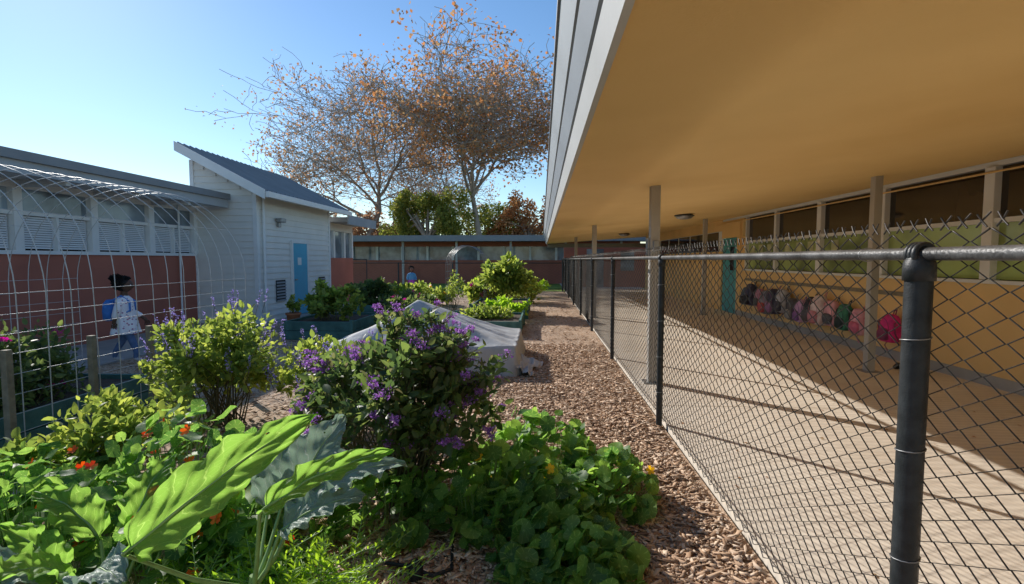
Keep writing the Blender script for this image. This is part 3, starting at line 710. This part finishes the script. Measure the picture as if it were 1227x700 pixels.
def collard(e,base,tip,width,arch,m,face,curl=.25,ruffle=.03,seed=0,stalk_from=None):
    rd=np.random.default_rng(seed); base=np.array(base,float);tip=np.array(tip,float)
    ax=tip-base; Lh=np.linalg.norm(ax); d=ax/Lh; face=np.array(face,float); n=nrm(face-d*np.dot(face,d)); s_=np.cross(d,n)
    nu,nv=61,29; v=[];uv=[];ph=rd.uniform(0,6,6)
    for j in range(nu):
        t=j/(nu-1)
        wd=width*.5*(math.sin(math.pi*min(1,t**.72))**.62)
        if t<.06: wd=width*.5*.12
        if j==nu-1: wd=.004
        side=s_*.03*Lh*math.sin(3.1*t+ph[4])
        c=base+d*Lh*t+n*arch*Lh*math.sin(math.pi*t*.9)-n*curl*.3*Lh*t*t+side
        for i in range(nv):
            u=i/(nv-1)*2-1; pu=0 if u>0 else 2.4
            edge=abs(u)**2.2
            off=abs(u)**1.6*wd*curl*1.2+ruffle*edge*(math.sin(t*24+ph[0]+pu)+.5*math.sin(t*47+ph[3]+pu))*(1-.3*t)
            off+=.007*math.sin(7*u+ph[1])*math.sin(17*t+ph[3])+.003*math.sin(31*t+9*u+ph[5])*(abs(u))
            off+=.0035*math.sin((t-.55*abs(u)*.5)*8*2*math.pi)*min(1,abs(u)*3)
            wv=1+edge*(.08*math.sin(t*29+ph[1]+pu)+.06*math.sin(t*53+ph[2]+pu))
            v.append(c+s_*u*wd*wv+n*off); uv.append((u*.5+.5,t))
    f=[(j*nv+i,j*nv+i+1,(j+1)*nv+i+1,(j+1)*nv+i) for j in range(nu-1) for i in range(nv-1)]
    f=[q for k,q in enumerate(f) if not (rd.random()<.002)]
    o=mesh('leaf',v,f,m,e,True)
    ul=o.data.uv_layers.new(name='UVMap')
    idx=np.empty(len(o.data.loops),dtype=np.int32); o.data.loops.foreach_get('vertex_index',idx)
    ul.data.foreach_set('uv',np.array(uv)[idx].ravel())
    mid=[v[j*nv+nv//2]-n*.002 for j in range(nu-1)]
    rr=[.006*(1-.8*j/nu) for j in range(nu-1)]
    if stalk_from is not None:
        sf=np.array(stalk_from,float); mid=[sf,(sf+base)/2+[0,0,-.03]]+mid; rr=[.010,.008]+rr
    wires('midrib',[mid],1,M['stemg'],e,2,[rr])
col1=empty('collard_plant')
c0=(-1.0,1.66,.35)
wires('stalk',[[(-1.0,1.68,-.02),(-1.02,1.66,.25),(-1.0,1.66,.4)]],1,M['stemg'],col1,2,[[.018,.016,.012]])
collard(col1,(-1.22,1.37,.66),(-.68,1.47,1.02),.17,.05,L_coll,(.35,-.8,.55),.22,.018,1,c0)
collard(col1,(-.91,1.56,.67),(-.50,1.60,.90),.10,.06,L_coll,(.0,-.7,.75),.35,.012,2,c0)
collard(col1,(-1.02,1.9,.55),(-.84,2.10,.84),.2,.05,L_kale,(.1,-.7,.6),.3,.02,3,c0)
collard(col1,(-.93,1.85,.55),(-.55,1.98,.70),.18,.12,L_kale,(-.1,-.45,.95),.3,.02,4,c0)
collard(col1,(-1.08,1.9,.5),(-1.12,2.15,.78),.2,.05,L_kale,(.5,-.6,.5),.35,.02,5,c0)
collard(col1,(-1.2,1.40,.35),(-1.38,1.25,.50),.14,.1,L_coll,(.3,-.3,.9),.3,.02,6,c0)
collard(col1,(-.95,1.75,.5),(-.66,1.82,.64),.16,.12,L_kale,(-.1,-.4,.95),.3,.02,8,c0)
col2=empty('collard_plant.001')
c2_=(-1.7,1.85,.12)
wires('stalk',[[(-1.7,1.87,-.02),(-1.7,1.85,.25)]],1,M['stemg'],col2,2,[[.018,.012]])
k=10
for (bx,by,bz,tx,ty,tz_,wd,mm) in [(-1.68,1.75,.3,-1.42,1.58,.42,.17,L_kale),(-1.75,1.75,.30,-1.85,1.5,.46,.16,L_coll),(-1.62,1.9,.35,-1.38,2.0,.55,.16,L_kale),
      (-1.8,1.92,.35,-2.1,1.95,.55,.16,L_coll),(-1.7,1.98,.35,-1.72,2.25,.6,.15,L_coll),(-1.6,1.62,.2,-1.38,1.38,.28,.16,L_kale),(-1.78,1.65,.18,-1.72,1.32,.3,.16,L_coll),(-1.85,1.8,.25,-2.15,1.62,.4,.17,L_kale),(-1.85,1.8,.25,-2.0,1.72,.52,.14,L_coll)]:
    collard(col2,(bx,by,bz),(tx,ty,tz_),wd,.14,mm,(.1,-.35,.9),.3,.018,k,c2_); k+=1
col3=empty('collard_plant.002')
c3_=(-1.15,1.35,.05)
for (bx,by,bz,tx,ty,tz_,wd,mm) in [(-1.2,1.35,.2,-1.12,1.12,.32,.15,L_kale),(-1.28,1.45,.25,-1.5,1.4,.38,.16,L_kale),(-1.32,1.3,.22,-1.45,1.12,.36,.15,L_coll),(-1.1,1.5,.2,-.92,1.42,.22,.13,L_coll)]:
    collard(col3,(bx,by,bz),(tx,ty,tz_),wd,.14,mm,(.1,-.35,.9),.3,.018,k,c3_); k+=1
mz=empty('mizuna_patch'); P=[];D=[];N_=[];st=[]
for i in range(330):
    cx,cy=-1.0+rng.normal(0,.17),1.82+rng.normal(0,.13); d=nrm(np.array([rng.normal(0,.6),rng.normal(0,.6)-.15,1.])); Ln=rng.uniform(.16,.34)
    b_=np.array([cx,cy,.05+.12*rng.random()]); pts=[b_+d*Ln*t+np.array([d[0],d[1],-.5])*.18*t*t for t in np.linspace(0,1,6)]; st.append(pts)
    for q in range(2,6):
        for sgn in (-1,1):
            for w_ in range(2):
                P.append(pts[q]-(pts[q]-pts[q-1])*.5*w_); sd=nrm(np.cross(d,[0,.3,1]))*sgn; D.append(sd+d*rng.uniform(.4,1.1)); N_.append([rng.normal(0,.3),-.3,1])
    P.append(pts[-1]);D.append(d);N_.append([0,-.5,1])
nn=len(P); S=rng.uniform(.02,.045,nn)
scatter('leaves',LV6,LF6,P,D,N_,np.stack([S*.5,S,S],1),L_lime,mz,True); wires('stems',st,.0018,M['stemg'],mz,0)
ho=empty('irrigation_hose'); wires('hose',[[(-.75,2.35,.03),(-.62,2.3,.05),(-.5,2.25,.04),(-.42,2.32,.03),(-.45,2.5,.02),(-.5,2.9,.02)]],.009,M['dark'],ho,3)
lathe('valve',[(.02,0),(.035,.01),(.035,.07),(.022,.09),(.01,.1)],(-.58,2.26,.01),M['dark'],ho)

# ------------------------------------------------------------------ raised beds
def bed(name,x0,x1,y0,y1,h,m=M['bedgreen']):
    e=empty(name); n=2; hb=h/n; L_=[]
    for k in range(n):
        a,b_=k*hb+.004,(k+1)*hb-.004
        L_+=[(x0,x1,y0,y0+.04,a,b_),(x0,x1,y1-.04,y1,a,b_),(x0,x0+.04,y0+.041,y1-.041,a,b_),(x1-.04,x1,y0+.041,y1-.041,a,b_)]
    boxes('boards',L_,m,e,.004)
    boxes('corner_posts',[(x-.005,x+.055,y-.005,y+.055,0,h+.03) for x in (x0-.02,x1-.03) for y in (y0-.02,y1-.03)],m,e,.004)
    box('soil',x0+.041,x1-.041,y0+.041,y1-.041,0,h-.05,M['soil'],e)
bed('raised_garden_bed',-1.95,-.40,9.8,11.6,.3)
bed('raised_garden_bed.001',-1.8,-.35,12.8,15,.35)
bed('raised_garden_bed.002',-4.8,-3.5,9.2,10.9,.35)
bed('raised_garden_bed.003',-5.3,-4.0,3.0,5.0,.32)
bed('raised_garden_bed.004',-4.9,-3.4,12.6,14.4,.35)
cb=empty('covered_garden_bed')
nx,ny=90,84; v=[];
ax0,ax1,ay0,ay1=-2.85,-.33,6.5,8.35
for j in range(ny):
    for i in range(nx):
        u=(i/(nx-1))*1.16-.08; t=(j/(ny-1))*1.16-.08
        uc,tc_=min(1,max(0,u)),min(1,max(0,t))
        x=ax0+(ax1-ax0)*uc; y=ay0+(ay1-ay0)*tc_
        ou=max(0,-u,u-1); ot=max(0,-t,t-1); o=max(ou,ot)/.08
        dx=(uc-.42)/.58; dy=(tc_-.45)/.55
        du=abs(dx) if dx>0 else abs(dx)*1.38
        dv=abs(dy) if dy>0 else abs(dy)*1.22
        dd=max(du,dv); zz=.36+.56*(max(0,1-dd)**1.3)
        az_=math.atan2(dy,dx)
        zz+=.012*math.sin(9*u+4*t)+.007*math.sin(23*t-5*u)+.010*math.sin(az_*17)*min(1,dd*1.2)+.005*math.sin(41*u+13*t)*math.sin(7*t)
        if o>0: 
            zz=.36*(1-o)**.8+.006; x+= (.05*o+.03*math.sin(30*t)*o)*(1 if u>1 else -1 if u<0 else 0); y+=(.05*o+.03*math.sin(34*u)*o)*(1 if t>1 else -1 if t<0 else 0)
        v.append((x,y,zz))
f=[(j*nx+i,j*nx+i+1,(j+1)*nx+i+1,(j+1)*nx+i) for j in range(ny-1) for i in range(nx-1)]
mesh('fabric_cover',v,f,M['tarp'],cb,True)
boxes('bed_frame',[(ax0+.02,ax1-.02,ay0+.02,ay1-.02,0,.32)],M['bedgreen'],cb)
v=[];n=30
for j in range(n):
    for i in range(n):
        u,t=i/(n-1),j/(n-1); ed_=.04*math.sin(9*t+1)
        v.append((-.36+.32*u*(.7+.5*t)+ed_,6.4+.95*t+.05*math.sin(6*u),.03+.05*abs(math.sin(7*u+4*t))*(1-abs(2*u-1)**3)+.10*(1-u)**3+.02*math.sin(17*t)+.008*math.sin(29*u+11*t)))
f=[(j*n+i,j*n+i+1,(j+1)*n+i+1,(j+1)*n+i) for j in range(n-1) for i in range(n-1)]
mesh('fabric_flap',v,f,M['tarp'],cb,True)

# ------------------------------------------------------------------ wire tunnel trellis at left
tn=empty('wire_arch_trellis'); L_=[]
cx,rr_,zs=-5.05,1.15,1.25; Y0,Y1=2.9,6.5
def archpts(y,n=26):
    p=[(cx+rr_,y,.0),(cx+rr_+.0,y,.6)]
    for a in np.linspace(0,math.pi,n): p.append((cx+rr_*math.cos(a)+.01*math.sin(y*7+a*3),y+.015*math.sin(a*5+y),zs+1.12*math.sin(a)))
    p+=[(cx-rr_,y,.6),(cx-rr_,y,0)]
    return p
for y in np.arange(Y0,Y1+.01,.225): L_.append(archpts(y))
wires('hoops',L_,.0042,M['hoop'],tn,1)
L_=[]
for z in np.arange(.05,zs,.15):
    for sx in (1,-1): L_.append([(cx+sx*rr_,Y0,z),(cx+sx*rr_,(Y0+Y1)/2,z+.01*math.sin(z*9)),(cx+sx*rr_,Y1,z)])
for a in (0,.6,math.pi-.6,math.pi): L_.append([(cx+rr_*math.cos(a),Y0,zs+1.12*math.sin(a)),(cx+rr_*math.cos(a),Y1,zs+1.12*math.sin(a))])
wires('stringers',L_,.0028,M['hoop'],tn,1)
sk_=empty('wooden_stake_row')
boxes('stakes',[(-3.87,-3.82,y,y+.05,0,.85) for y in (3.4,4.1,4.75,5.9)],M['wood'],sk_,.004)
ga=empty('garden_arch'); L_=[]
for y in np.linspace(14.6,15.6,5):
    L_.append([(-2.75,y,0),(-2.75,y,1.3)]+[(-2.2-.55*math.cos(a),y,1.35+.55*math.sin(a)) for a in np.linspace(0,math.pi,12)]+[(-1.65,y,1.3),(-1.65,y,0)])
for z in np.arange(.15,1.4,.2):
    for x in (-2.75,-1.65): L_.append([(x,14.6,z),(x,15.6,z)])
for a in np.linspace(0,math.pi,6): L_.append([(-2.2-.55*math.cos(a),14.6,1.35+.55*math.sin(a)),(-2.2-.55*math.cos(a),15.6,1.35+.55*math.sin(a))])
wires('wires',L_,.0065,M['metal'],ga,0)
bush('climbing_vine',(-2.6,15.0,.6),(.35,.4,.5),300,.1,L_sage,20,10)
gp=empty('gate_post'); wires('post',[[(-9.2,23.6,0),(-9.2,23.6,2.0)]],.06,M['black'],gp,3); wires('frame',[[(-9.2,23.6,1.5),(-8.2,23.6,1.5),(-8.2,23.6,.15),(-9.2,23.6,.15)]],.03,M['black'],gp,2)

# ------------------------------------------------------------------ children
def child(name,loc,heading,H,skin,hair,top,topspot,pants,shoe,skirt=None,bag=None,step=.12,hairlong=False,wide=1.0):
    e=empty(name); e.location=loc; e.rotation_euler=(0,0,heading); k=H/1.2; e.scale=(k*wide,k*wide,k)
    ms=mat(name+'_skin',skin,.55,.05); mh=mat(name+'_hair',hair,.7,.2,30,.4,60); mp=mat(name+'_pants',pants,.8,.15,20); msh=mat(name+'_shoe',shoe,.6,.1)
    mt,nt,b=newmat(name+'_top'); b.inputs['Roughness'].default_value=.8
    tc=nt.nodes.new('ShaderNodeTexCoord'); vo=nt.nodes.new('ShaderNodeTexVoronoi'); vo.inputs['Scale'].default_value=22; nt.links.new(tc.outputs['Object'],vo.inputs['Vector'])
    cr=nt.nodes.new('ShaderNodeValToRGB'); cr.color_ramp.elements[0].position=.22; cr.color_ramp.elements[1].position=.28
    cr.color_ramp.elements[0].color=(*topspot,1); cr.color_ramp.elements[1].color=(*top,1); nt.links.new(vo.outputs['Distance'],cr.inputs[0]); nt.links.new(cr.outputs[0],b.inputs['Base Color'])
    J=[((0,0,.60),.082),((0,0,.72),.075),((0,0,.84),.088),((0,0,.925),.05),((0,.005,.97),.036),((0,.01,1.03),.04)]
    E=[(0,1),(1,2),(2,3),(3,4),(4,5)]
    for sx in (-1,1):
        st=step*sx
        b_=len(J); J+=[((sx*.115,0,.895),.038),((sx*.145,-.02*1,.745),.03),((sx*.15,-st*.8+.05,.60),.021),((sx*.15,-st*.9+.06,.555),.02)]
        E+=[(2,b_),(b_,b_+1),(b_+1,b_+2),(b_+2,b_+3)]
        b_=len(J); J+=[((sx*.055,0,.56),.062),((sx*.06,st*.5+.02,.33),.045),((sx*.06,st,.16),.036),((sx*.06,st-.02,.06),.026),((sx*.062,st+.08,.026),.024)]
        E+=[(0,b_),(b_,b_+1),(b_+1,b_+2),(b_+2,b_+3),(b_+3,b_+4)]
    def skinned(nm,J,E,mats,assign=None,lev=2):
        me=bpy.data.meshes.new(nm); me.from_pydata([j[0] for j in J],E,[]); me.update()
        o=bpy.data.objects.new(nm,me); C.objects.link(o)
        o.modifiers.new('s','SKIN')
        sd=me.skin_vertices[0].data
        for i,j in enumerate(J): sd[i].radius=(j[1],j[1]); sd[i].use_root=(i==0)
        ss=o.modifiers.new('u','SUBSURF'); ss.levels=lev; ss.render_levels=lev
        dg=bpy.context.evaluated_depsgraph_get(); m2=bpy.data.meshes.new_from_object(o.evaluated_get(dg))
        bpy.data.objects.remove(o)
        o=link(nm,m2,None,e,True); m2.materials.clear()
        for m in mats: m2.materials.append(m)
        if assign:
            for p in m2.polygons: p.material_index=assign(p.center)
        return o
    def asg(c):
        if c.z<.075: return 2
        if c.z<.64 and abs(c.x)<.125: return 1 if skirt is None or c.z>.5 else 0
        if c.z>.66 and c.z<.93: return 3
        return 0
    skinned('body',J,E,[ms,mp,msh,mt],asg)
    for sx in (-1,1):
        st=step*sx; px,py,pz=sx*.15,-st*.9+.06,.555
        for q in range(4):
            oy=(q-1.5)*.013; l=[.05,.058,.055,.043][q]
            skinned('finger',[((px,py+oy,pz+.005),.0065),((px+sx*.003,py+oy*1.1,pz-l*.5),.006),((px-sx*.006,py+oy*1.15,pz-l),.0048)],[(0,1),(1,2)],[ms],None,1)
        skinned('thumb',[((px,py+.012,pz+.02),.007),((px-sx*.005,py+.032,pz+.002),.0065),((px-sx*.008,py+.036,pz-.022),.005)],[(0,1),(1,2)],[ms],None,1)
    def shell(nm,prof,m,fold=.0):
        v=[];f=[];n=36
        for (z,a,b_) in prof:
            for i in range(n):
                t=2*math.pi*i/n; w_=1+fold*math.sin(7*t)*(prof[0][0]-z)
                v.append((a*math.cos(t)*w_,b_*math.sin(t)*w_,z))
        for j in range(len(prof)-1):
            for i in range(n): f.append((j*n+i,j*n+(i+1)%n,(j+1)*n+(i+1)%n,(j+1)*n+i))
        return mesh(nm,v,f,m,e,True)
    shell('shirt',[(.945,.045,.04),(.925,.09,.06),(.89,.135,.078),(.80,.125,.09),(.70,.125,.098),(.60,.145,.115),(.50,.16,.13),(.42,.17,.145)] if not skirt else [(.945,.045,.04),(.925,.09,.06),(.89,.125,.075),(.80,.115,.085),(.68,.105,.085),(.62,.11,.09)],mt,.25)
    if skirt: shell('skirt',[(.66,.1,.085),(.6,.125,.105),(.5,.165,.14),(.40,.2,.17),(.36,.21,.18)],mat(name+'_skirt',skirt,.8,.15,20),.5)
    for sx in (-1,1):
        st=step*sx
        skinned('sleeve',[((sx*.10,0,.895),.05),((sx*.147,-.02,.745),.044),((sx*.15,-st*.7+.04,.63),.036)],[(0,1),(1,2)],[mt],None,2)
    v=[];f=[];n=24;mr=16
    for j in range(mr+1):
        ph=math.pi*j/mr
        for i in range(n):
            t=2*math.pi*i/n; x=.072*math.sin(ph)*math.cos(t); y=.085*math.sin(ph)*math.sin(t); z=.098*math.cos(ph)
            if z<0: x*=1+z*2.6; y*=1+z*1.0
            if y>0:
                y+= .018*math.exp(-((x/.012)**2+((z+.018)/.02)**2)); y+=.005*math.exp(-((x/.02)**2+((z+.052)/.01)**2))
                y-=.008*math.exp(-(((abs(x)-.028)/.014)**2+((z-.005)/.013)**2))
            v.append((x,y+.015,z+1.085))
    for j in range(mr):
        for i in range(n): f.append((j*n+i,(j+1)*n+i,(j+1)*n+(i+1)%n,j*n+(i+1)%n))
    mesh('head',v,f,ms,e,True)
    def ball(nm,c,r,m,n=12):
        v=[];f=[]
        for j in range(n+1):
            ph=math.pi*j/n
            for i in range(n): t=2*math.pi*i/n; v.append((c[0]+r[0]*math.sin(ph)*math.cos(t),c[1]+r[1]*math.sin(ph)*math.sin(t),c[2]+r[2]*math.cos(ph)))
        for j in range(n):
            for i in range(n): f.append((j*n+i,(j+1)*n+i,(j+1)*n+(i+1)%n,j*n+(i+1)%n))
        return mesh(nm,v,f,m,e,True)
    for sx in (-1,1):
        ball('eye',(sx*.028,.086,1.09),(.011,.007,.008),M['white']); ball('pupil',(sx*.028,.092,1.09),(.005,.003,.005),M['dark'])
        ball('ear',(sx*.072,.01,1.08),(.01,.018,.024),ms)
    ball('mouth',(0,.088,1.034),(.02,.006,.005),mat(name+'_lip',(.35,.1,.09),.5,.05))
    ball('hair_cap',(0,-.008,1.115),(.082,.09,.085),mh,18)
    P=[];D=[]
    for i in range(700):
        d=nrm(rng.normal(0,1,3)); 
        if d[1]>.35 and d[2]<.55: continue
        p=np.array([0,-.008,1.115])+d*[.084,.092,.088]; P.append(p); D.append(d+rng.normal(0,.6,3))
    for i in range(500):
        d=nrm(rng.normal(0,1,3)); c_=np.array([0,-.075,1.185]) if not hairlong else np.array([0,-.075,1.0-.06*rng.random()]); P.append(c_+d*.05*rng.random()**.3); D.append(d+rng.normal(0,.5,3))
    scatter('hair_curls',LV6,LF6,P,D,rng.normal(0,1,(len(P),3)),rng.uniform(.02,.035,len(P)),mh,e,True)
    if bag:
        mb=mat(name+'_bag',bag,.7,.15,20); v=[];f=[];n=18
        for (h,a,b_) in [(0,.6,.6),(.03,.95,.95),(.14,1,1),(.24,.9,.85),(.29,.55,.45)]:
            for i in range(n):
                t=2*math.pi*i/n; c_,s2=math.cos(t),math.sin(t); v.append((.115*a*math.copysign(abs(c_)**.6,c_),-.145+.06*b_*math.copysign(abs(s2)**.6,s2),.6+h))
        for j in range(4):
            for i in range(n): f.append((j*n+i,j*n+(i+1)%n,(j+1)*n+(i+1)%n,(j+1)*n+i))
        f.append(tuple(range(n-1,-1,-1))); f.append(tuple(4*n+i for i in range(n)))
        mesh('backpack',v,f,mb,e,True)
        wires('backpack_straps',[[(sx*.07,-.1,.88),(sx*.075,-.0,.945),(sx*.075,.085,.86),(sx*.085,.09,.74),(sx*.1,-.09,.64)] for sx in (-1,1)],.012,mb,e,2)
child('child_walking',(-6.0,7.0,.006),R(-70),1.24,(.12,.06,.035),(.015,.012,.01),(.92,.90,.92),(.45,.2,.3),(.10,.17,.32),(.5,.5,.5),None,(.06,.22,.6),.13,False,1.15)
child('child_standing',(-5.4,21.0,-.004),R(200),1.22,(.2,.1,.06),(.015,.012,.01),(.1,.35,.6),(.1,.25,.45),(.03,.03,.05),(.3,.3,.3),(.5,.08,.45),None,.04,True,1.1)
